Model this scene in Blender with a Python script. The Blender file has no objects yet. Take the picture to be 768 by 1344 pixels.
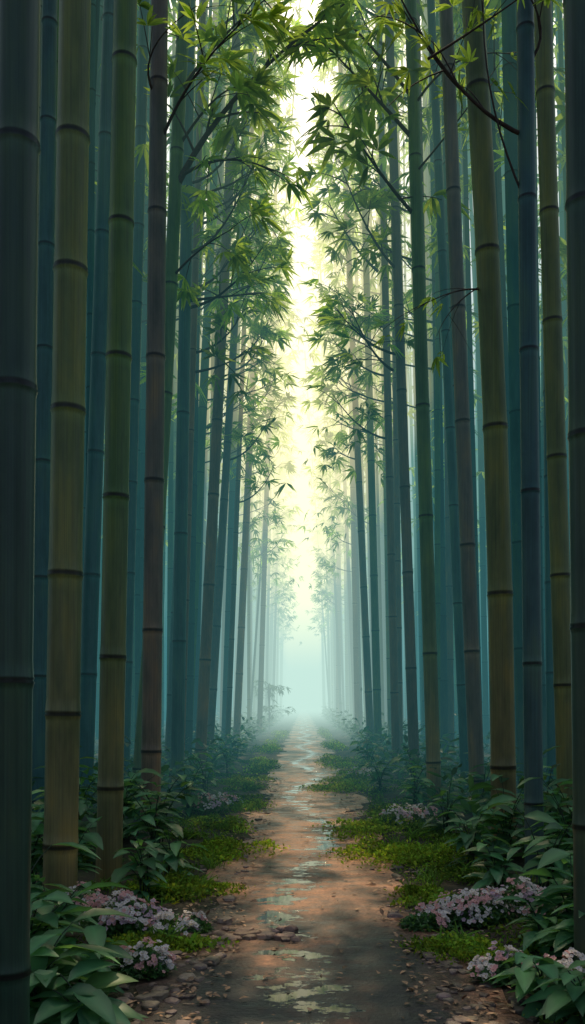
import bpy, math, random
import numpy as np
random.seed(7); rng=np.random.default_rng(7)
S=bpy.context.scene
S.view_settings.view_transform='Standard'
try: S.view_settings.look='None'
except Exception: pass
S.view_settings.exposure=0
U=rng.uniform

# ------------------------------------------------------------ mesh helpers
class MB:
    def __init__(s): s.v=[];s.f=[];s.c=[];s.n=0
    def add(s,v,f,c):
        v=np.asarray(v,float).reshape(-1,3); f=np.asarray(f,int).reshape(-1,4)
        c=np.asarray(c,float)
        if c.ndim==1: c=np.tile(c,(len(v),1))
        s.v.append(v); s.f.append(f+s.n); s.c.append(c); s.n+=len(v)
    def obj(s,name,mat,smooth=True,parent=None):
        v=np.concatenate(s.v); f=np.concatenate(s.f); c=np.concatenate(s.c)
        me=bpy.data.meshes.new(name)
        me.vertices.add(len(v)); me.vertices.foreach_set('co',v.astype(np.float32).ravel())
        me.loops.add(f.size); me.loops.foreach_set('vertex_index',f.astype(np.int32).ravel())
        me.polygons.add(len(f)); me.polygons.foreach_set('loop_start',np.arange(0,f.size,4,dtype=np.int32))
        me.update(calc_edges=True)
        me.polygons.foreach_set('use_smooth',np.full(len(f),smooth))
        a=me.color_attributes.new('tint','FLOAT_COLOR','POINT')
        a.data.foreach_set('color',np.concatenate([np.clip(c,0,1),np.ones((len(c),1))],1).astype(np.float32).ravel())
        me.materials.append(mat)
        o=bpy.data.objects.new(name,me); S.collection.objects.link(o)
        if parent: o.parent=parent
        return o

def nrm(a): return a/np.maximum(np.linalg.norm(a,axis=-1,keepdims=True),1e-9)

def tube(mb,pts,rad,cols,sides):
    pts=np.asarray(pts,float); rad=np.asarray(rad,float); n=len(pts)
    cols=np.asarray(cols,float)
    if cols.ndim==1: cols=np.tile(cols,(n,1))
    t=nrm(np.gradient(pts,axis=0))
    ref=np.array([0.,1,0]) if abs(t[:,2]).mean()>0.6 else np.array([0.,0,1])
    a=nrm(np.cross(t,ref)); b=np.cross(t,a)
    th=np.linspace(0,2*math.pi,sides,endpoint=False)
    V=pts[:,None]+rad[:,None,None]*(np.cos(th)[None,:,None]*a[:,None]+np.sin(th)[None,:,None]*b[:,None])
    i=np.arange(n-1)[:,None]; j=np.arange(sides)[None]; k=(j+1)%sides
    F=np.stack([i*sides+j,i*sides+k,(i+1)*sides+k,(i+1)*sides+j],-1)
    mb.add(V.reshape(-1,3),F.reshape(-1,4),np.repeat(cols,sides,0))

def leaves(mb,P,D,N,L,W,col,droop=0.25,fold=0.25,prof=((0,0.04),(.3,.9),(.6,.8),(1,.02)),rib=1.25):
    P=np.asarray(P,float);n=len(P)
    if n==0:return
    D=nrm(D); N=N-(N*D).sum(1,keepdims=True)*D; N=nrm(N); Sd=np.cross(D,N)
    L=np.broadcast_to(L,(n,)); W=np.broadcast_to(W,(n,)); col=np.broadcast_to(col,(n,3))
    m=len(prof); V=np.zeros((n,m,3,3)); C=np.zeros((n,m,3,3))
    for i,(t,w) in enumerate(prof):
        c=P+D*(L*t)[:,None]; c=c-np.array([0,0,1.])*(L*droop*t*t)[:,None]
        hw=(W*w*0.5)[:,None]
        V[:,i,1]=c; V[:,i,0]=c-Sd*hw+N*hw*fold; V[:,i,2]=c+Sd*hw+N*hw*fold
        C[:,i,1]=col*rib; C[:,i,0]=col*(0.85+.2*t); C[:,i,2]=col*(0.95+.2*t)
    base=(np.arange(n)*m*3)[:,None]
    fs=[]
    for i in range(m-1):
        for j in range(2):
            a=i*3+j; fs.append([a,a+1,a+4,a+3])
    F=base[:,:,None]+np.array(fs)[None]
    mb.add(V.reshape(-1,3),F.reshape(-1,4),C.reshape(-1,3))

LP=((0,0.06),(.35,1.),(1,.03))
def fans(mb,C,M,ll,k,col,prof=LP,wr=0.2,var=0.35):
    """palmate bamboo leaf fans: centres C, outward dirs M"""
    C=np.asarray(C,float); n=len(C)
    if n==0:return
    M=nrm(M); up=nrm(np.array([0,0,1.])+rng.normal(0,.45,(n,3))); Sd=nrm(np.cross(M,up)); up=np.cross(Sd,M)
    ang=np.linspace(-1.25,1.25,k)[None]+rng.normal(0,.16,(n,k))
    D=np.cos(ang)[...,None]*M[:,None]+np.sin(ang)[...,None]*Sd[:,None]+rng.normal(0,.13,(n,k,3))
    D[...,2]-=.12
    ll=np.broadcast_to(ll,(n,))
    L=(ll[:,None]*(1-.3*np.abs(ang)/1.3)*U(.75,1.2,(n,k))).ravel()
    N=np.repeat(up,k,0)+rng.normal(0,.25,(n*k,3))
    cl=np.asarray(col)*np.ones((n,3)); cl=cl*U(1-var,1+var,(n,1))
    cc=np.repeat(cl,k,0)*U(.8,1.2,(n*k,1))
    leaves(mb,np.repeat(C,k,0)+D.reshape(-1,3)*.01,D.reshape(-1,3),N,L,L*wr,cc,droop=.22,prof=prof,rib=1.1)

# ------------------------------------------------------------ materials
def newmat(n):
    m=bpy.data.materials.new(n); m.use_nodes=True; nt=m.node_tree; nt.nodes.clear(); return m,nt
def nd(nt,t,**k):
    n=nt.nodes.new(t)
    for a,b in k.items(): setattr(n,a,b)
    return n
def noise(nt,scale,vec=None,detail=4,rough=.55):
    n=nd(nt,'ShaderNodeTexNoise'); n.inputs['Scale'].default_value=scale; n.inputs['Detail'].default_value=detail; n.inputs['Roughness'].default_value=rough
    if vec is not None: nt.links.new(vec,n.inputs['Vector'])
    return n.outputs['Fac']
def ramp(nt,fac,stops):
    r=nd(nt,'ShaderNodeValToRGB'); e=r.color_ramp.elements
    while len(e)<len(stops): e.new(.5)
    for x,(p,c) in zip(e,stops): x.position=p; x.color=(*c,1) if len(c)==3 else c
    nt.links.new(fac,r.inputs['Fac']); return r.outputs['Color']
def mul(nt,a,b,mode='MULTIPLY',fac=1.):
    m=nd(nt,'ShaderNodeMix',data_type='RGBA',blend_type=mode)
    if isinstance(fac,(int,float)): m.inputs[0].default_value=fac
    else: nt.links.new(fac,m.inputs[0])
    for s,i in ((a,6),(b,7)):
        if isinstance(s,tuple): m.inputs[i].default_value=(*s,1)
        else: nt.links.new(s,m.inputs[i])
    return m.outputs[2]
def mathn(nt,op,a,b=None,clamp=False):
    m=nd(nt,'ShaderNodeMath',operation=op,use_clamp=clamp)
    for s,i in ((a,0),(b,1)):
        if s is None: continue
        if isinstance(s,(int,float)): m.inputs[i].default_value=s
        else: nt.links.new(s,m.inputs[i])
    return m.outputs[0]
def coords(nt,scale=(1,1,1)):
    g=nd(nt,'ShaderNodeNewGeometry'); mp=nd(nt,'ShaderNodeMapping'); mp.inputs['Scale'].default_value=scale
    nt.links.new(g.outputs['Position'],mp.inputs['Vector']); return mp.outputs[0]
def attr(nt):
    a=nd(nt,'ShaderNodeVertexColor',layer_name='tint'); return a.outputs['Color']
def out(nt,sh,k='Surface'):
    o=nd(nt,'ShaderNodeOutputMaterial'); nt.links.new(sh,o.inputs[k]); return o
def bump(nt,h,s,d,tgt):
    b=nd(nt,'ShaderNodeBump'); b.inputs['Strength'].default_value=s; b.inputs['Distance'].default_value=d
    nt.links.new(h,b.inputs['Height']); nt.links.new(b.outputs[0],tgt)

def mat_bamboo(name='bamboo_culm',far=False):
    m,nt=newmat(name)
    blot=noise(nt,1,coords(nt,(4,4,1.1)),2 if far else 4,.6)
    c=mul(nt,attr(nt),ramp(nt,blot,[(.3,(.5,.62,.62)),(.5,(1,1,1)),(.7,(1.6,1.3,.9))]))
    if far:
        p=nd(nt,'ShaderNodeBsdfDiffuse'); nt.links.new(c,p.inputs['Color']); out(nt,p.outputs[0]); return m
    p=nd(nt,'ShaderNodeBsdfPrincipled')
    streak=noise(nt,1,coords(nt,(90,90,.8)),3,.6)
    c=mul(nt,c,ramp(nt,streak,[(.3,(.75,.75,.75)),(.7,(1.2,1.2,1.15))]))
    nt.links.new(c,p.inputs['Base Color'])
    r=nd(nt,'ShaderNodeMapRange'); r.inputs[3].default_value=.28; r.inputs[4].default_value=.5
    nt.links.new(streak,r.inputs[0]); nt.links.new(r.outputs[0],p.inputs['Roughness'])
    bump(nt,streak,.15,.003,p.inputs['Normal']); out(nt,p.outputs[0]); return m
def mat_leaf(name,tr=.45,rough=.5,spec=.3,simple=False,tc=(2.2,1.9,.8)):
    m,nt=newmat(name)
    if simple: p=nd(nt,'ShaderNodeBsdfDiffuse'); ci=p.inputs['Color']
    else:
        p=nd(nt,'ShaderNodeBsdfPrincipled'); p.inputs['Roughness'].default_value=rough
        p.inputs['Specular IOR Level'].default_value=spec; ci=p.inputs['Base Color']
    t=nd(nt,'ShaderNodeBsdfTranslucent'); mx=nd(nt,'ShaderNodeMixShader'); mx.inputs[0].default_value=tr
    c=attr(nt)
    nt.links.new(c,ci)
    c2=mul(nt,c,tc); nt.links.new(c2,t.inputs['Color'])
    nt.links.new(p.outputs[0],mx.inputs[1]); nt.links.new(t.outputs[0],mx.inputs[2]); out(nt,mx.outputs[0]); return m
def mat_plain(name,rough=.7,sc=20,bs=.4,bd=.01):
    m,nt=newmat(name); p=nd(nt,'ShaderNodeBsdfPrincipled'); p.inputs['Roughness'].default_value=rough
    n=noise(nt,sc,coords(nt),4,.65)
    c=mul(nt,attr(nt),ramp(nt,n,[(.3,(.55,.55,.6)),(.7,(1.4,1.35,1.3))])); nt.links.new(c,p.inputs['Base Color'])
    bump(nt,n,bs,bd,p.inputs['Normal']); out(nt,p.outputs[0]); return m
M_b=mat_bamboo(); M_bf=mat_bamboo('bamboo_culm_far',True)
M_l=mat_leaf('bamboo_leaf',.6,simple=True,tc=(3.4,2.7,.9)); M_pl=mat_leaf('undergrowth_leaf',.3,.42,.45)
M_br=mat_plain('branch_bark',.8,30); M_st=mat_plain('stone',.6,14,.7,.02); M_dry=mat_plain('dry_leaf',.7,30,.2)
M_fl=mat_leaf('flower_petal',.3,.6,.2,tc=(1.,1.,1.)); M_moss=mat_leaf('moss_leaf',.4,simple=True,tc=(1.9,1.7,.8))

# ground
def mat_ground():
    m,nt=newmat('forest_soil'); p=nd(nt,'ShaderNodeBsdfPrincipled'); p.inputs['Roughness'].default_value=.85
    a=noise(nt,1.3,coords(nt),5,.65); b=noise(nt,22,coords(nt),4,.7)
    c=ramp(nt,a,[(.35,(.035,.026,.018)),(.5,(.045,.042,.02)),(.65,(.04,.07,.02))])
    c=mul(nt,c,ramp(nt,b,[(.3,(.5,.5,.5)),(.7,(1.6,1.5,1.4))])); nt.links.new(c,p.inputs['Base Color'])
    bump(nt,b,.8,.03,p.inputs['Normal']); out(nt,p.outputs[0]); return m
def mat_path():
    m,nt=newmat('wet_path'); p=nd(nt,'ShaderNodeBsdfPrincipled')
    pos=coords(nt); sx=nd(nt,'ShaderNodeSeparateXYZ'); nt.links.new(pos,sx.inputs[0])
    fine=noise(nt,45,pos,4,.7); med=noise(nt,4,coords(nt,(.8,1.5,1)),5,.62); big=noise(nt,1.,coords(nt,(1.3,.7,1)),4,.6)
    # warm sun on the middle stretch painted as tan colour, darker before and beyond
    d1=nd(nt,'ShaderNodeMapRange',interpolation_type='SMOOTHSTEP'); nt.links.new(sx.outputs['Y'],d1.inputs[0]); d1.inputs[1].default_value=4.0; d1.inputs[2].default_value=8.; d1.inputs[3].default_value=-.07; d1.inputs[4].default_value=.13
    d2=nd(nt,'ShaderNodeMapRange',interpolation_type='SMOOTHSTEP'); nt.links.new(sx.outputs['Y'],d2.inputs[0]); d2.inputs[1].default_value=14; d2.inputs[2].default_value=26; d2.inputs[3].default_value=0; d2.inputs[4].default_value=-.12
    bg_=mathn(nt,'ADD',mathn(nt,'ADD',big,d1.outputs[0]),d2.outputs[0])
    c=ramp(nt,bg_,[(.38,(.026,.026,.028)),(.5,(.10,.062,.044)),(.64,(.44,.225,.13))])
    c=mul(nt,c,ramp(nt,med,[(.3,(.5,.52,.55)),(.7,(1.5,1.4,1.3))]))
    c=mul(nt,c,ramp(nt,fine,[(.3,(.6,.6,.6)),(.7,(1.4,1.4,1.4))]))
    w=mathn(nt,'SINE',mathn(nt,'MULTIPLY',sx.outputs['Y'],.75)); w=mathn(nt,'MULTIPLY',w,.25)
    w=mathn(nt,'ADD',w,.08)
    dx=mathn(nt,'ABSOLUTE',mathn(nt,'SUBTRACT',sx.outputs['X'],w))
    band=mathn(nt,'SUBTRACT',1.,mathn(nt,'MULTIPLY',dx,2.),True)
    pn=noise(nt,1,coords(nt,(2.6,4.6,1)),6,.72)
    pm_=mathn(nt,'ADD',mathn(nt,'MULTIPLY',band,.19),pn)
    pud=ramp(nt,pm_,[(.668,(0,0,0)),(.695,(1,1,1))])
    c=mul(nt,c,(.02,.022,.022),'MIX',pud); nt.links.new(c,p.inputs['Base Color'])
    rr=ramp(nt,med,[(.35,(.3,.3,.3)),(.65,(.6,.6,.6))])
    rr=mul(nt,rr,(.03,.03,.03),'MIX',pud); nt.links.new(rr,p.inputs['Roughness'])
    h=mul(nt,ramp(nt,mathn(nt,'ADD',mathn(nt,'MULTIPLY',fine,.3),med),[(.3,(0,0,0)),(1,(1,1,1))]),(.45,.45,.45),'MIX',pud)
    bump(nt,h,.9,.035,p.inputs['Normal']); out(nt,p.outputs[0]); return m

g=MB(); xs=np.concatenate([np.linspace(-400,-8,8),np.linspace(-6,6,49),np.linspace(8,400,8)]); ys=np.concatenate([[-300,-60],np.linspace(-10,60,120),[80,120,200,500]])
X,Y=np.meshgrid(xs,ys)
Z=np.where((np.abs(X)>1.35)&(np.abs(X)<7),.05*np.sin(X*2.1+Y*.7)*np.sin(Y*1.3)+.06*np.clip((np.abs(X)-1.35)/1,0,1),0); Z=np.where(np.abs(X)<=1.35,0,Z)
nx=len(xs);ny=len(ys); i=np.arange(ny-1)[:,None];j=np.arange(nx-1)[None]
F=np.stack([i*nx+j,i*nx+j+1,(i+1)*nx+j+1,(i+1)*nx+j],-1)
g.add(np.stack([X,Y,Z],-1),F,(.03,.03,.02)); g.obj('ground',mat_ground())
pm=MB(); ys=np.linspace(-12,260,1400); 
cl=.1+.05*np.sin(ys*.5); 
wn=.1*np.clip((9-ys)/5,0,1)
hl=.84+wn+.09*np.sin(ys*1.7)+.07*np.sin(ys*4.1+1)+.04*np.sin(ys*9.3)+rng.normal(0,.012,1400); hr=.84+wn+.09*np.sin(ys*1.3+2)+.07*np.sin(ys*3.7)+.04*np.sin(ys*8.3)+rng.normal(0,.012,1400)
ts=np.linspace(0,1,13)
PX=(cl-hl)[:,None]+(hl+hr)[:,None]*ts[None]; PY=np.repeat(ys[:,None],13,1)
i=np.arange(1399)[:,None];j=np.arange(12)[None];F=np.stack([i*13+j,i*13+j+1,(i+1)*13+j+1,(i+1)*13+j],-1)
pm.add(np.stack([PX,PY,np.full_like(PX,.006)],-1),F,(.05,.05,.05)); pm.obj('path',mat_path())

# ------------------------------------------------------------ bamboo
OL=(.145,.195,.06); GR=(.095,.20,.06); BR=(.22,.15,.085); TE=(.042,.14,.125); PU=(.155,.14,.105); DK=(.034,.08,.05); BL=(.035,.12,.12)
def culm(mb,x,y,slope,r,col,h,spacing=1.1,phase=0.,sides=20,near=True,sy=0.,bow=0.,warm=.5):
    col=np.array(col)
    if near:
        k=r/.12; prof=[(-.13,1.,1.),(-.05,1.,1.35),(-.018,1.04,1.1),(-.008,1.09,.2),(.006,1.02,.08),(.016,1.07,.3),(.03,1.03,1.15),(.12,.99,1.05)]
        prof=[(a*k,b,c) for a,b,c in prof]
    else: prof=[(-.03,1,1.05),(0,1.09,.2),(.03,1,1.1)]
    zs=[-.25];rs=[1.04];cs=[.8]; z=phase
    while z<h:
        for a,b,c in prof:
            if z+a>zs[-1]+.002: zs.append(z+a);rs.append(b);cs.append(c)
        z+=spacing*(1+.12*math.sin(z*1.7+x*5))
    zs=np.array(zs);rs=np.array(rs);cs=np.array(cs)
    taper=1-.45*np.clip(zs/h,0,1)**1.3
    px=x+slope*zs+bow*np.sin(zs/9*math.pi)*.5; py=y+sy*zs
    c=col[None]*cs[:,None]
    wz=np.clip(1-zs/3.6,0,1)[:,None]*warm; c=c*(1-wz)+wz*cs[:,None]*np.array([.36,.20,.10])  # browner foot, with warm reflected light painted into the lower stalk tint
    tube(mb,np.stack([px,py,zs],1),r*rs*taper,c,sides)
    return lambda zz:(x+slope*zz+bow*math.sin(zz/9*math.pi)*.5,y+sy*zz)

def bez(p0,p1,p2,n=8):
    t=np.linspace(0,1,n)[:,None]; p0,p1,p2=map(np.array,(p0,p1,p2)); return (1-t)**2*p0+2*t*(1-t)*p1+t*t*p2
LC=np.array([.11,.20,.07])
def branch(bm,lm,pts,r0,ll,nf,col=LC,k=7,twigs=5,startf=.35,spread=.35,prof=LP):
    """woody branch with twigs that end in leaf fans"""
    pts=np.asarray(pts,float); n=len(pts)
    tube(bm,pts,np.linspace(r0,r0*.25,n),(.06,.042,.034),6)
    C=[];M=[]
    per=max(1,nf//max(1,twigs)) if nf else 0
    for q in range(twigs):
        f=startf+(1-startf)*(q+.7)/twigs; idx=min(n-2,int(f*(n-1))); b=pts[idx]; d=nrm(pts[idx+1]-pts[idx])
        td=nrm(d*.7+rng.normal(0,.6,3)*np.array([1,1,.6])+np.array([0,0,-.05])); L=spread*U(.8,2.)
        tp=bez(b,b+td*L*.6+np.array([0,0,.05]),b+td*L+np.array([0,0,-.08]),5)
        tube(bm,tp,np.linspace(r0*.4,r0*.15,5),(.06,.045,.035),4)
        for e in range(per):
            u=U(.5,1.); c=tp[min(4,int(u*4.9))]; C.append(c+rng.normal(0,.06*spread/.35,3)); M.append(td+rng.normal(0,.5,3)*np.array([1,1,.5])+np.array([0,0,-.2]))
    if C: fans(lm,np.array(C),np.array(M),ll,k,col,prof=prof)

main=[ # x,   y,   slope, r, col, spacing, phase, bow, warm
 (-1.31,3.7,.012,.094,DK,1.22,.42,0,.0),(-1.86,6.4,.017,.128,OL,1.12,.52,0,.5),(-1.74,7.5,.019,.114,GR,1.3,.85,0,.6),
 (-1.95,10.7,.011,.126,PU,1.75,1.0,0,.7),(-2.58,13,.063,.115,GR,1.9,.6,.1,.3),(-2.31,15.3,.017,.125,TE,2.1,.4,0,.1),
 (-3.3,15.3,.028,.12,BL,1.6,.9,0,0),(-3.4,13,.033,.13,BL,1.7,.2,0,0),(-3.57,11.3,.014,.115,BL,1.5,.3,0,0),
 (-2.29,18.5,.05,.13,BR,1.8,.6,0,.5),(-2.6,23,.06,.12,PU,1.7,.3,0,.4),(-2.56,32,.045,.14,BR,2,.6,0,.4),(-2.3,44,.03,.14,PU,2,.6,0,.3),
 (-3.1,21,.01,.12,TE,1.7,.3,0,0),(-2.9,26,.02,.12,BL,1.7,.3,0,0),(-4.6,17,.03,.12,TE,1.7,.3,0,0),(-2.5,17,.03,.08,BR,1.7,.3,0,.3),(-2.45,27,.04,.09,BR,1.7,.3,0,.3),(-3.,18.6,.045,.1,TE,1.7,.3,0,.3),
 (1.66,4.8,-.012,.1,DK,1.2,.9,0,.1),(2.73,8.6,-.031,.1,OL,1.25,.4,0,.3),(2.1,7.6,-.011,.085,BL,1.4,.7,0,.1),
 (2.23,9.3,-.036,.138,OL,1.9,.9,.14,.6),(2.53,12.1,-.04,.112,PU,1.7,.5,0,.1),(2.04,13,-.03,.112,GR,1.9,.7,0,.7),
 (2.24,16.8,-.034,.11,PU,1.8,.6,0,.3),(2.65,23,-.011,.1,BR,1.7,.3,0,.3),(2.35,29,-.045,.13,BR,1.8,.3,0,.3),(2.38,26.5,-.025,.13,OL,1.8,.3,0,.2),
 (2.3,20.7,-.023,.105,BR,1.7,.3,0,.3),(2.98,15.3,-.045,.09,TE,1.6,.3,0,0),(4.2,14,-.01,.125,BL,1.6,.5,0,0),(3.5,18,-.03,.13,TE,1.6,.5,0,0),
 (2.6,40,-.02,.13,PU,1.9,.5,0,.2),(2.7,64,0,.2,BR,2,.5,0,0),(2.7,17.5,-.02,.08,BR,1.7,.3,0,.3),(2.9,33,-.02,.12,PU,1.7,.3,0,.3)]
FP=((0,.06),(.22,.75),(.45,1),(.75,.6),(1,.03))
hand={ # keyed by (x,y) of the stalk
 (-2.58,13):[(((-1.98,13,9.6),(-1.2,12.6,10.9),(.6,12.2,11.8)),.055,.46,28,11),(((-1.95,13,9.75),(-1.2,12.4,9.9),(-.4,12.2,9.35)),.028,.38,12,6),
    (((-2.05,13,8.2),(-1.6,12.7,8.55),(-1.0,12.3,8.6)),.022,.38,9,3),(((-1.9,13,11.1),(-1.3,12.5,11.6),(-.4,12,11.8)),.03,.42,16,6),(((-1.9,13,10.3),(-1.3,12.6,10.9),(-.9,12.2,10.6)),.025,.42,10,5)],
 (-1.95,10.7):[(((-1.85,10.7,8.7),(-1.4,10.4,9.6),(-.5,10.2,10.1)),.025,.36,12,6),(((-1.85,10.7,9.3),(-2.2,10.4,9.7),(-1.3,10.2,10.1)),.018,.34,7,4)],
 (2.04,13):[(((1.72,13,9.2),(1.1,12.6,9.6),(.45,12.4,10.5)),.035,.46,16,8),(((1.68,13,10.4),(1.1,12.8,10.9),(.3,12.4,11.4)),.035,.46,18,8),
     (((1.7,13,11),(1.0,12.8,11.8),(.1,12.4,12.2)),.03,.45,14,7),(((1.68,13,10.8),(2.2,12.6,11.6),(3.2,12.4,11.2)),.022,.36,12,6),(((1.7,13,9.8),(2.3,12.4,10.2),(2.9,12.2,11)),.02,.34,8,5)],
 (2.1,7.6):[(((2.03,7.6,6.75),(1.3,7.5,6.95),(.68,7.3,8.1)),.022,.2,5,5),(((2.03,7.6,7.4),(2.4,7.6,7.8),(1.6,7.3,8.2)),.015,.2,6,4),(((2.0,7.6,6.2),(1.5,7.5,7.2),(1.6,7.3,8.2)),.012,.2,3,4),
     (((1.1,7.4,7.3),(1.7,7.3,7.6),(2.3,7.2,8.0)),.012,.2,6,4)],
 (2.23,9.3):[(((1.98,9.3,6.2),(1.7,9.1,6.15),(1.3,9,5.9)),.012,.2,6,4),(((1.9,9.3,8.3),(1.5,9.1,8.4),(1.0,9,9.2)),.018,.28,10,6),(((1.98,9.3,6.25),(1.6,9.2,6.0),(1.45,9.1,5.6)),.009,.18,3,3)],
 (2.3,20.7):[(((1.85,20.7,12.3),(1.2,20.3,12.6),(.6,20,13.6)),.04,.48,16,6)],
 (2.24,16.8):[(((1.9,16.8,10.3),(1.3,16.4,10.6),(.75,16,11.8)),.035,.46,15,6),(((1.8,16.8,8.3),(1.3,16.4,8.4),(.9,16,9.2)),.03,.42,8,5)],
}
stalks=[]
for i,(x,y,sl,r,c,sp,ph,bow,wm) in enumerate(main):
    h=26 if y<30 else 36
    mb=MB(); f=culm(mb,x,y,sl,r,c,h,sp,ph,24 if y<20 else 14,True,0,bow,wm)
    o=mb.obj('bamboo_stalk',M_b); stalks.append((x,y,sl,h))
    bm=MB();lm=MB()
    for (p,r0,ll,nf,tw) in hand.get((x,y),[]):
        branch(bm,lm,bez(*p,12),r0,ll,nf,LC*1.1,twigs=tw,spread=.4,startf=.2,prof=FP)
    edge=abs(x)<2.75
    if y>14.5 and edge:
        nb=9; sgn=-np.sign(x)
        for q in range(nb):
            z=U(8.,22) if y<30 else U(9,34); bx,by=f(z); L=U(1.2,2.2)
            reach=min(L,max(.5,abs(bx)-.45-.01*y))
            e=(bx+sgn*reach*U(.75,1.),by-U(-.6,1.0),z+U(.4,1.4))
            branch(bm,lm,bez((bx,by,z),(bx+sgn*reach*.5,by,z+.1),e,8),.03,.4+.002*y,12,LC*U(.8,1.4),twigs=5,spread=.42)
    else:
        for q in range(3):
            z=U(15,24); bx,by=f(z); a=U(0,6.28)
            branch(bm,lm,bez((bx,by,z),(bx+.5*math.cos(a),by+.5*math.sin(a),z+.4),(bx+1.3*math.cos(a),by+1.3*math.sin(a),z+.8),7),.025,.36,8,LC,twigs=4)
    bm.obj('branches',M_br,parent=o); lm.obj('leaves',M_l,parent=o)

fm=MB(); flb=MB(); fl=MB()
pal=[TE,BL,TE,BL,GR,PU,BL,OL]
def addfill(x,y,h,near=False):
    c=np.array(pal[rng.integers(len(pal))])*U(.45,1.1)
    sl=-np.sign(x)*abs(rng.normal(.018,.018)); r=U(.06,.14)
    culm(fm,x,y,sl,r,c,h,U(1.2,2.),U(.1,1.3),10,False,rng.normal(0,.01),0,.2)
    return sl
cnt=0; pts=[]; tries=0
while cnt<850 and tries<60000:
    tries+=1
    y=9+115*U()**1.1; mx=.40*y+5; ax=2.75+(mx-2.75)*U()**1.3; 
    if y<20 and ax<3.6: continue
    x=ax*(1 if U()<.5 else -1)
    if any((x-a)**2+(y-b)**2<.16 for a,b in pts[-500:]): continue
    if any((x-s[0])**2+(y-s[1])**2<.2 for s in stalks): continue
    pts.append((x,y)); h=U(26,31) if y<30 else U(34,44)
    sl=addfill(x,y,h); cnt+=1
    if ax<4.2 and y>18:
        for q in range(5):
            z=U(9,min(h-2,36)); bx=x+sl*z; sg=-np.sign(x); reach=max(.4,min(U(1.,2.6),abs(bx)-.5-.011*y))
            e=(bx+sg*reach*U(.8,1),y-U(-.8,1.),z+U(.4,1.3))
            branch(flb,fl,bez((bx,y,z),(bx+sg*reach*.5,y,z+.1),e,6),.03,.4+.003*y,8,LC*U(.8,1.5),k=6,twigs=4,spread=.6)
for q in range(70):
    y=U(-14,9); x=U(2.0,11)*(1 if U()<.5 else -1)
    if abs(x)<.36*max(y,0)+2.2: continue
    addfill(x,y,24)
forest=fm.obj('distant_bamboo_forest',M_bf); flb.obj('branches',M_br,parent=forest)
def clumps(n,fx,ll,per=9,col=LC,k=6,sp=(1.,1.,.45)):
    C=fx(n); C=np.repeat(C,per,0)+rng.normal(0,1,(n*per,3))*np.array(sp)
    M=rng.normal(0,1,(n*per,3))*np.array([1,1,.4])+np.array([0,0,-.3])
    cc=np.repeat(np.asarray(col)*U(.6,1.5,(n,1)),per,0)
    fans(fl,C,M,ll,k,cc)
def far(n):
    y=26+90*U(0,1,n); s=np.where(U(0,1,n)<.5,-1,1); a=1.25+.014*y+np.abs(rng.normal(0,1.2,n)); z=9+U(0,1,n)*25
    return np.stack([s*a,y,z],1)
clumps(680,far,.5,col=LC*1.2)
def top(n):
    y=15+9*U(0,1,n); s=np.where(U(0,1,n)<.5,-1,1); a=1.5+4.*U(0,1,n); z=11+U(0,1,n)*8
    return np.stack([s*a,y,z],1)
clumps(70,top,.42,per=7,sp=(.6,.6,.3))
def side(n):
    y=16+70*U(0,1,n)**1.1; s=np.where(U(0,1,n)<.5,-1,1); a=3.2+U(0,1,n)*(.40*y); z=9+U(0,1,n)*np.minimum(.85*y+2,34)
    return np.stack([s*a,y,z],1)
clumps(900,side,.7,per=8,sp=(1.5,1.5,1.))
fl.obj('foliage',M_l,parent=forest)

# ------------------------------------------------------------ undergrowth
BP=((0,.05),(.15,.55),(.38,1.),(.65,.85),(.87,.4),(1,.02))
def broad_plant(x,y,h,n,ll,col=(.062,.175,.08),name='broadleaf_plant'):
    st=MB(); lf=MB(); C=[];D=[];N=[];L=[]
    for s in range(n):
        a=U(0,6.28); lean=U(.15,.6); hh=h*U(.55,1.1)
        tip=np.array([x+math.cos(a)*lean*hh,y+math.sin(a)*lean*hh,hh])
        p=bez((x+U(-.06,.06),y+U(-.06,.06),-.02),(x,y,hh*.7),tip,7)
        tube(st,p,np.linspace(.008,.003,7),(.03,.06,.03),5)
        m=rng.integers(5,9); a0=U(0,6.28)
        for q in range(m):
            f=.3+.7*q/(m-1); c=p[min(6,int(f*6.01))]; b=a0+q*2.3+rng.normal(0,.3)
            d=np.array([math.cos(b),math.sin(b),U(.0,.55)]); C.append(c);D.append(d);N.append(np.array([0,0,1.])+rng.normal(0,.2,3));L.append(ll*U(.65,1.15))
    L=np.array(L)
    col=np.array(col)*U(.6,1.5,(len(C),1))*np.array([1,1,1])+U(0,1,(len(C),1))**4*np.array([.07,.1,.02])
    leaves(lf,np.array(C),np.array(D),np.array(N),L,L*.40,col,droop=.4,fold=.3,prof=BP,rib=1.6)
    o=st.obj(name,M_br); lf.obj('leaves',M_pl,parent=o)
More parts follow.
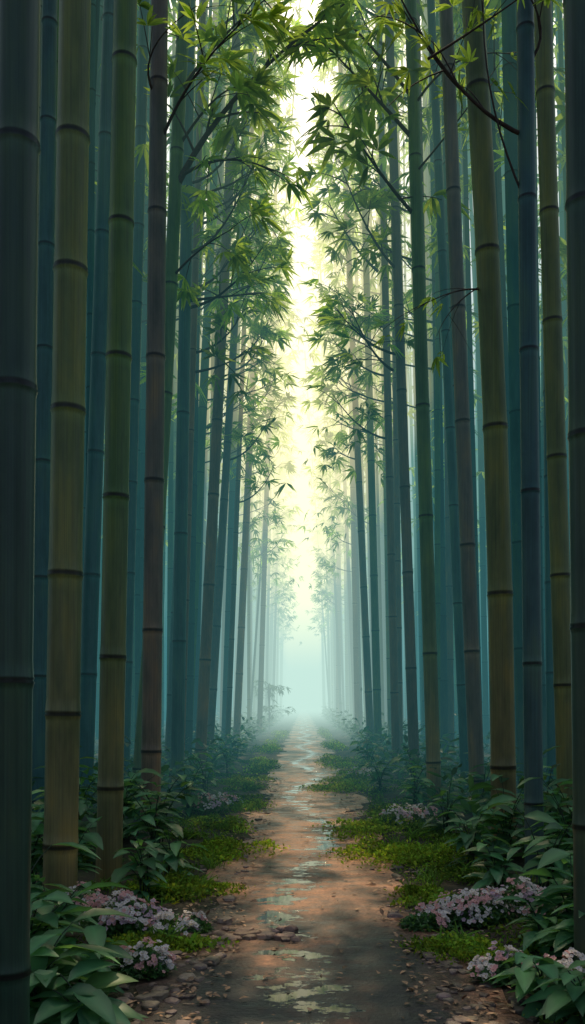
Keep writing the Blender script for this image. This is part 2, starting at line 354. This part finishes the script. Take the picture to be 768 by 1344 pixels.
for (x,y,h,n,ll) in [(-1.05,4.0,.32,6,.31),(-1.35,4.2,.45,7,.34),(-1.2,4.6,.34,5,.28),(-1.6,4.8,.5,7,.33),(-1.62,5.4,.4,6,.28),(-1.95,5.6,.65,8,.33),(-2.25,6.9,.75,7,.3),(-1.9,6.7,.7,7,.3),
    (-1.3,6.9,.5,6,.28),(-1.2,7.7,.45,6,.26),(-1.5,8.4,.7,7,.3),(-1.6,9.3,.75,7,.3),(-2.4,8.4,.9,7,.32),(-2.1,9.6,.9,7,.32),(-1.65,12.,.7,6,.3),(-1.7,14.5,.8,6,.32),(-2.2,11.5,.9,6,.32),(-2.7,10.,.9,6,.32),
    (1.25,4.4,.28,5,.26),(1.38,4.1,.34,6,.28),(1.65,5.1,.45,7,.32),(1.8,5.6,.6,8,.33),(1.55,5.45,.3,5,.26),(1.55,6.7,.5,6,.28),(1.95,6.7,.8,8,.32),(2.3,7.1,.9,7,.32),(1.65,8.2,.55,6,.28),(2.6,8.0,.9,7,.34),(2.05,8.4,.8,7,.32),
    (1.75,10.2,.6,6,.28),(1.65,12.5,.6,6,.3),(1.4,15.2,.65,6,.3),(1.9,14.2,.85,6,.3),(1.5,19,.8,6,.34),(-1.7,19,.8,6,.34),(2.5,11.6,.9,6,.32),(-1.9,24,.8,5,.4),(1.9,25,.8,5,.4),(2.9,10,.9,6,.34)]:
    broad_plant(x,y,h,n,ll)

ug=MB(); n=12000
y=8+90*U(0,1,n)**1.4; s=np.where(U(0,1,n)<.5,-1,1); a=1.85+.004*y+np.abs(rng.normal(0,1.,n))*1.8; z=np.abs(rng.normal(0,.28,n))*(1+.01*y)+.03
D=rng.normal(0,1,(n,3)); D[:,2]=np.abs(D[:,2])*.8
L=U(.14,.3,n)*(1+.008*y)
leaves(ug,np.stack([s*a,y,z],1),D,np.array([0,0,1.])+rng.normal(0,.4,(n,3)),L,L*.4,np.array([.05,.13,.055])*U(.5,1.6,(n,1)),prof=((0,.05),(.35,1),(.75,.7),(1,.02)),droop=.3)
ug.obj('undergrowth',M_pl)

mc=MB()
def cover(x,y,rx,ry,h,n,col=(.24,.35,.06),s=.026):
    K=12; kx=rng.normal(0,.42,K)*rx; ky=rng.normal(0,.42,K)*ry; kh=U(.3,1.5,K); kc=U(.55,1.3,K)
    q=rng.integers(0,K,n); dx=rng.normal(0,.26,n); dy=rng.normal(0,.26,n)
    px=x+kx[q]+dx*rx; py=y+ky[q]+dy*ry; z=h*kh[q]*np.exp(-(dx**2+dy**2)*8)*U(.3,1.1,n)+.008
    D=rng.normal(0,1,(n,3)); D[:,2]=np.abs(D[:,2])+.3
    L=s*U(.6,1.9,n)*(1+.03*y)
    cl=U(0,1,n)
    leaves(mc,np.stack([px,py,z],1),D,rng.normal(0,1,(n,3))+np.array([0,0,1.]),L,L*.5,np.array(col)*(U(.4,1.4,n)*kc[q])[:,None]*(np.stack([.7+.5*cl,np.ones(n),.8+.2*cl],1)),prof=((0,.1),(.5,1),(1,.05)),droop=.2)
for a in [(-1.0,5.5,.4,.24,.06,2600),(-1.05,7.1,.42,.4,.08,3000),(-.95,9.,.42,.65,.09,3200),(-1.1,11,.35,.6,.08,1700),(-.95,13.2,.45,1.,.08,2200),(-1.2,17,.5,1.2,.1,1900),(-1.1,22,.4,2.5,.1,2100),(-1.25,31,.4,4,.12,1700),
          (1.05,5.35,.32,.24,.06,2200),(1.0,6.9,.28,.35,.06,1800),(1.15,8.7,.62,.6,.1,4600),(.85,10.6,.6,.5,.08,3000),(1.25,12,.4,.7,.09,2000),(.8,15.8,.6,1.2,.09,2700),(1.2,18.,.45,1.2,.1,1800),(1.0,23,.5,2.4,.1,2100),(1.2,32,.4,4,.12,1700),(-1.2,45,.4,7,.12,1500),(1.2,48,.4,8,.12,1500)]:
    cover(*a)
for q in range(90):
    y=3.8+U()**1.2*20; s=1 if U()<.5 else -1; cover(s*U(1.0,2.4)+.05,y,U(.15,.35),U(.15,.5),U(.03,.09),420,(.13,.22,.05))
mc.obj('moss_ground_cover',M_moss)

gt=MB()
for (x,y) in [(-.9,8.2),(-1.2,6.3),(1.1,7.4),(1.9,7.2),(2.0,9),(1.3,10),(-1.4,10),(-1.8,7.9),(2.3,6.6),(-1.3,14),(1.2,13.6),(1.6,7.8),(1.75,6.2),(-1.7,7.1),(-1.6,11),(1.7,9.4),(-1.0,7.2),(1.35,8.9),(-.95,5.6),(1.0,5.5),(-1.0,9.6),(-.95,12.5),(1.05,11),(1.0,9.2),(-1.05,10.8)]:
    n=45; D=rng.normal(0,.45,(n,3)); D[:,2]=1; L=U(.12,.38,n)
    leaves(gt,np.array([x,y,0])+rng.normal(0,.06,(n,3))*np.array([1,1,0]),D,rng.normal(0,1,(n,3)),L,.012,np.array([.11,.22,.05])*U(.6,1.5,(n,1)),droop=.5,prof=((0,.7),(.4,1),(.75,.7),(1,.05)))
gt.obj('grass_tufts',M_moss)

def flowerbed(x,y,rx,ry,h,n,mix=1.05):
    fo=MB(); pe=MB(); m=n*6
    t=U(0,6.28,m); r=U(0,1,m)**.5
    P=np.stack([x+rx*r*np.cos(t),y+ry*r*np.sin(t),h*(1-.7*r*r)*U(.2,1.0,m)],1); D=rng.normal(0,1,(m,3)); D[:,2]=np.abs(D[:,2])
    L=U(.03,.06,m); leaves(fo,P,D,np.array([0,0,1.])+rng.normal(0,.5,(m,3)),L,L*.45,np.array([.06,.15,.05])*U(.6,1.5,(m,1)),prof=((0,.1),(.45,1),(1,.05)))
    K=max(5,n//8); kt=U(0,6.28,K); kr=U(0,1,K)**.5; kz=U(-.03,.05,K); q=rng.integers(0,K,n)
    fx=kr[q]*np.cos(kt[q])+rng.normal(0,.10,n); fy=kr[q]*np.sin(kt[q])+rng.normal(0,.10,n); r=np.sqrt(fx**2+fy**2)
    C=np.stack([x+rx*fx,y+ry*fy,np.maximum(.03,h*(1-.6*r*r))+kz[q]+U(-.01,.03,n)],1)
    up=nrm(np.stack([fx*.7,fy*.7-.4,np.ones(n)],1)+rng.normal(0,.3,(n,3)))
    e1=nrm(np.cross(up,np.array([0.,1,.1]))); e2=np.cross(up,e1)
    pink=np.array([.93,.52,.50]);wh=np.array([.94,.86,.80]);lil=np.array([.72,.52,.62])
    u=U(0,1,K)[q][:,None]; fc=np.where(u<.36,pink,np.where(u<.36+mix*.5,wh,lil))*U(.85,1.02,(n,1)); sz=U(.012,.021,n)
    a0=U(0,6.28,n)
    for k in range(5):
        a=a0+k*1.2566; D=np.cos(a)[:,None]*e1+np.sin(a)[:,None]*e2+up*.25
        leaves(pe,C,D,up,sz,sz*.95,fc,droop=.05,fold=.1,prof=((0,.25),(.6,1),(1,.35)),rib=.9)
    for k in range(3):
        a=a0+k*2.09; D=np.cos(a)[:,None]*e1+np.sin(a)[:,None]*e2+up*1.2
        leaves(pe,C,D,up+.1,sz*.3,sz*.25,np.array([.55,.4,.08]),prof=((0,.5),(.6,1),(1,.3)))
    o=fo.obj('flower_clump',M_pl); pe.obj('petals',M_fl,parent=o)
for a in [(-1.3,5.95,.3,.22,.21,430),(-.9,5.85,.26,.16,.12,230),(-.95,4.95,.17,.13,.15,190),(-1.65,6.15,.2,.18,.24,140),(-1.4,12.2,.3,.3,.26,230),(-1.2,13,.25,.3,.2,130),
          (1.25,6.15,.33,.2,.2,430),(.88,6.0,.18,.13,.1,150),(1.62,6.15,.24,.2,.28,280),(1.15,4.85,.17,.13,.15,190),(1.45,4.6,.22,.14,.19,240),(1.3,11.1,.32,.25,.24,240),(1.6,11.3,.24,.25,.24,120),(1.2,17.5,.35,.4,.25,140)]:
    flowerbed(*a)

import bmesh
def ico():
    b=bmesh.new(); bmesh.ops.create_cube(b,size=1.6); bmesh.ops.subdivide_edges(b,edges=b.edges[:],cuts=5,use_grid_fill=True)
    v=np.array([q.co[:] for q in b.verts]); f=np.array([[w.index for w in q.verts] for q in b.faces]); b.free()
    v=v*.45+nrm(v)*.55; return v,f
IV,IF=ico()
sm=MB()
def stone(x,y,s,fl=.4,col=(.2,.155,.12)):
    ph=U(0,6,6); v=IV*(1+.16*np.sin(IV[:,[1,2,0]]*3.1+ph[:3])+.07*np.sin(IV[:,[2,0,1]]*7+ph[3:]))
    v=v*np.array([s*U(.8,1.5),s*U(.7,1.1),s*fl]); a=U(0,6.28); R=np.array([[math.cos(a),-math.sin(a),0],[math.sin(a),math.cos(a),0],[0,0,1]])
    v=v@R.T+np.array([x,y,s*fl*.35]); sm.add(v,IF,np.array(col)*U(.5,1.4)*np.array([1,U(.9,1.05),U(.85,1.1)]))
for q in range(34): stone(U(-.85,-.05)*1.,5.85+U(-.12,.12)-.1*U(),U(.02,.075),.5,(.32,.22,.15))
for q in range(600):
    y=3.7+U()**1.5*14; s=1 if U()<.5 else -1; stone(.08+s*(.6+abs(rng.normal(0,.25))),y,U(.008,.035)*(1 if U()<.75 else 1.8),.45,(.2,.155,.12))
for q in range(55): stone(U(-1.1,-.55),U(3.8,5.3),U(.015,.06),.45,(.22,.17,.13))
for q in range(55): stone(U(.75,1.3),U(3.8,5.6),U(.015,.05),.45,(.22,.17,.13))
sm.obj('path_edge_stones',M_st)
dl=MB(); n=2200; y=3.6+14*U(0,1,n)**1.4; s=np.where(U(0,1,n)<.5,-1,1); xx=np.where(U(0,1,n)<.15,U(-.7,.8,n),.08+s*(.5+np.abs(rng.normal(0,.35,n))))
D=rng.normal(0,1,(n,3)); D[:,2]=U(-.02,.25,n); L=U(.02,.07,n)
leaves(dl,np.stack([xx,y,U(.012,.03,n)],1),D,np.array([0,0,1.])+rng.normal(0,.15,(n,3)),L,L*.5,np.array([.42,.26,.15])*U(.3,1.2,(n,1)),droop=.1,fold=.3,prof=((0,.1),(.35,1),(.7,.7),(1,.05)))
dl.obj('fallen_leaves',M_dry)

bm=MB();lm=MB()
for q in range(9):
    a=U(0,6.28); z=U(1.,3.); L=U(.8,1.7)
    tube(bm,bez((-2.1,52,0),(-2.1,52,z*.8),(-2.1+.1*math.cos(a),52,z),5),np.linspace(.05,.03,5),(.05,.04,.03),5)
    branch(bm,lm,bez((-2.1,52,z),(-2.1+L*.5*math.cos(a),52+L*.5*math.sin(a),z+.25),(-2.1+L*math.cos(a),52+L*math.sin(a),z+.15),6),.02,.4,12,LC,k=6,twigs=5,spread=.35)
o=bm.obj('shrub',M_br); lm.obj('leaves',M_pl,parent=o)

# ------------------------------------------------------------ mist (thin absorbing volumes, with added emission standing in for scattered daylight)
def mist_glow(name,b0,b1,sig,em_,col):
    m,nt=newmat(name); ab=nd(nt,'ShaderNodeVolumeAbsorption'); ab.inputs['Color'].default_value=(0,0,0,1); ab.inputs['Density'].default_value=sig
    em=nd(nt,'ShaderNodeEmission'); em.inputs['Color'].default_value=(*col,1); em.inputs['Strength'].default_value=em_
    ad=nd(nt,'ShaderNodeAddShader'); nt.links.new(ab.outputs[0],ad.inputs[0]); nt.links.new(em.outputs[0],ad.inputs[1]); out(nt,ad.outputs[0],'Volume')
    me=bpy.data.meshes.new(name); (x0,y0,z0),(x1,y1,z1)=b0,b1
    V=[(x0,y0,z0),(x1,y0,z0),(x1,y1,z0),(x0,y1,z0),(x0,y0,z1),(x1,y0,z1),(x1,y1,z1),(x0,y1,z1)]
    me.from_pydata(V,[],[(0,3,2,1),(4,5,6,7),(0,1,5,4),(1,2,6,5),(2,3,7,6),(3,0,4,7)]); me.materials.append(m)
    o=bpy.data.objects.new(name,me); S.collection.objects.link(o); return o
mist_glow('mist_glow',(-60,10,-.31),(60,230,9),.016,.020,(.06,.225,.25))
mist_glow('mist_glow',(-60,11,9.002),(60,230,36),.016,.020,(.17,.36,.31))
mist_glow('mist_glow',(-4.2,30,-.3),(4.2,225,10.5),.006,.019,(.84,.98,.80))
mist_glow('mist_glow',(-4.0,24,10.503),(4.0,225,29),.008,.04,(1.3,1.03,.5))  # warm sunlit glow over the path, put in as emission

# ------------------------------------------------------------ light
w=bpy.data.worlds.new('World'); S.world=w; w.use_nodes=True; nt=w.node_tree
sky=nt.nodes.new('ShaderNodeTexSky'); sky.sky_type='NISHITA'; sky.sun_disc=False
EL=math.radians(55); AZ=math.radians(.3)
sky.sun_elevation=EL; sky.sun_rotation=AZ; sky.air_density=.8; sky.dust_density=5; sky.ozone_density=.3
bg=nt.nodes['Background']; bg.inputs['Strength'].default_value=.15; nt.links.new(sky.outputs[0],bg.inputs['Color'])
sd=bpy.data.lights.new('sun','SUN'); sd.energy=5; sd.angle=math.radians(.5); sd.color=(1,.78,.5)
so=bpy.data.objects.new('sun',sd); S.collection.objects.link(so); so.rotation_euler=(-(math.pi/2-EL),0,-AZ); so.location=(0,30,30)

cd=bpy.data.cameras.new('camera'); cd.lens=29.46; cd.sensor_width=36; cd.shift_x=-.0104; cd.shift_y=.188; cd.clip_end=2000; cd.clip_start=.05
co=bpy.data.objects.new('camera',cd); S.collection.objects.link(co); co.location=(0,0,1.6); co.rotation_euler=(math.pi/2,0,0); S.camera=co
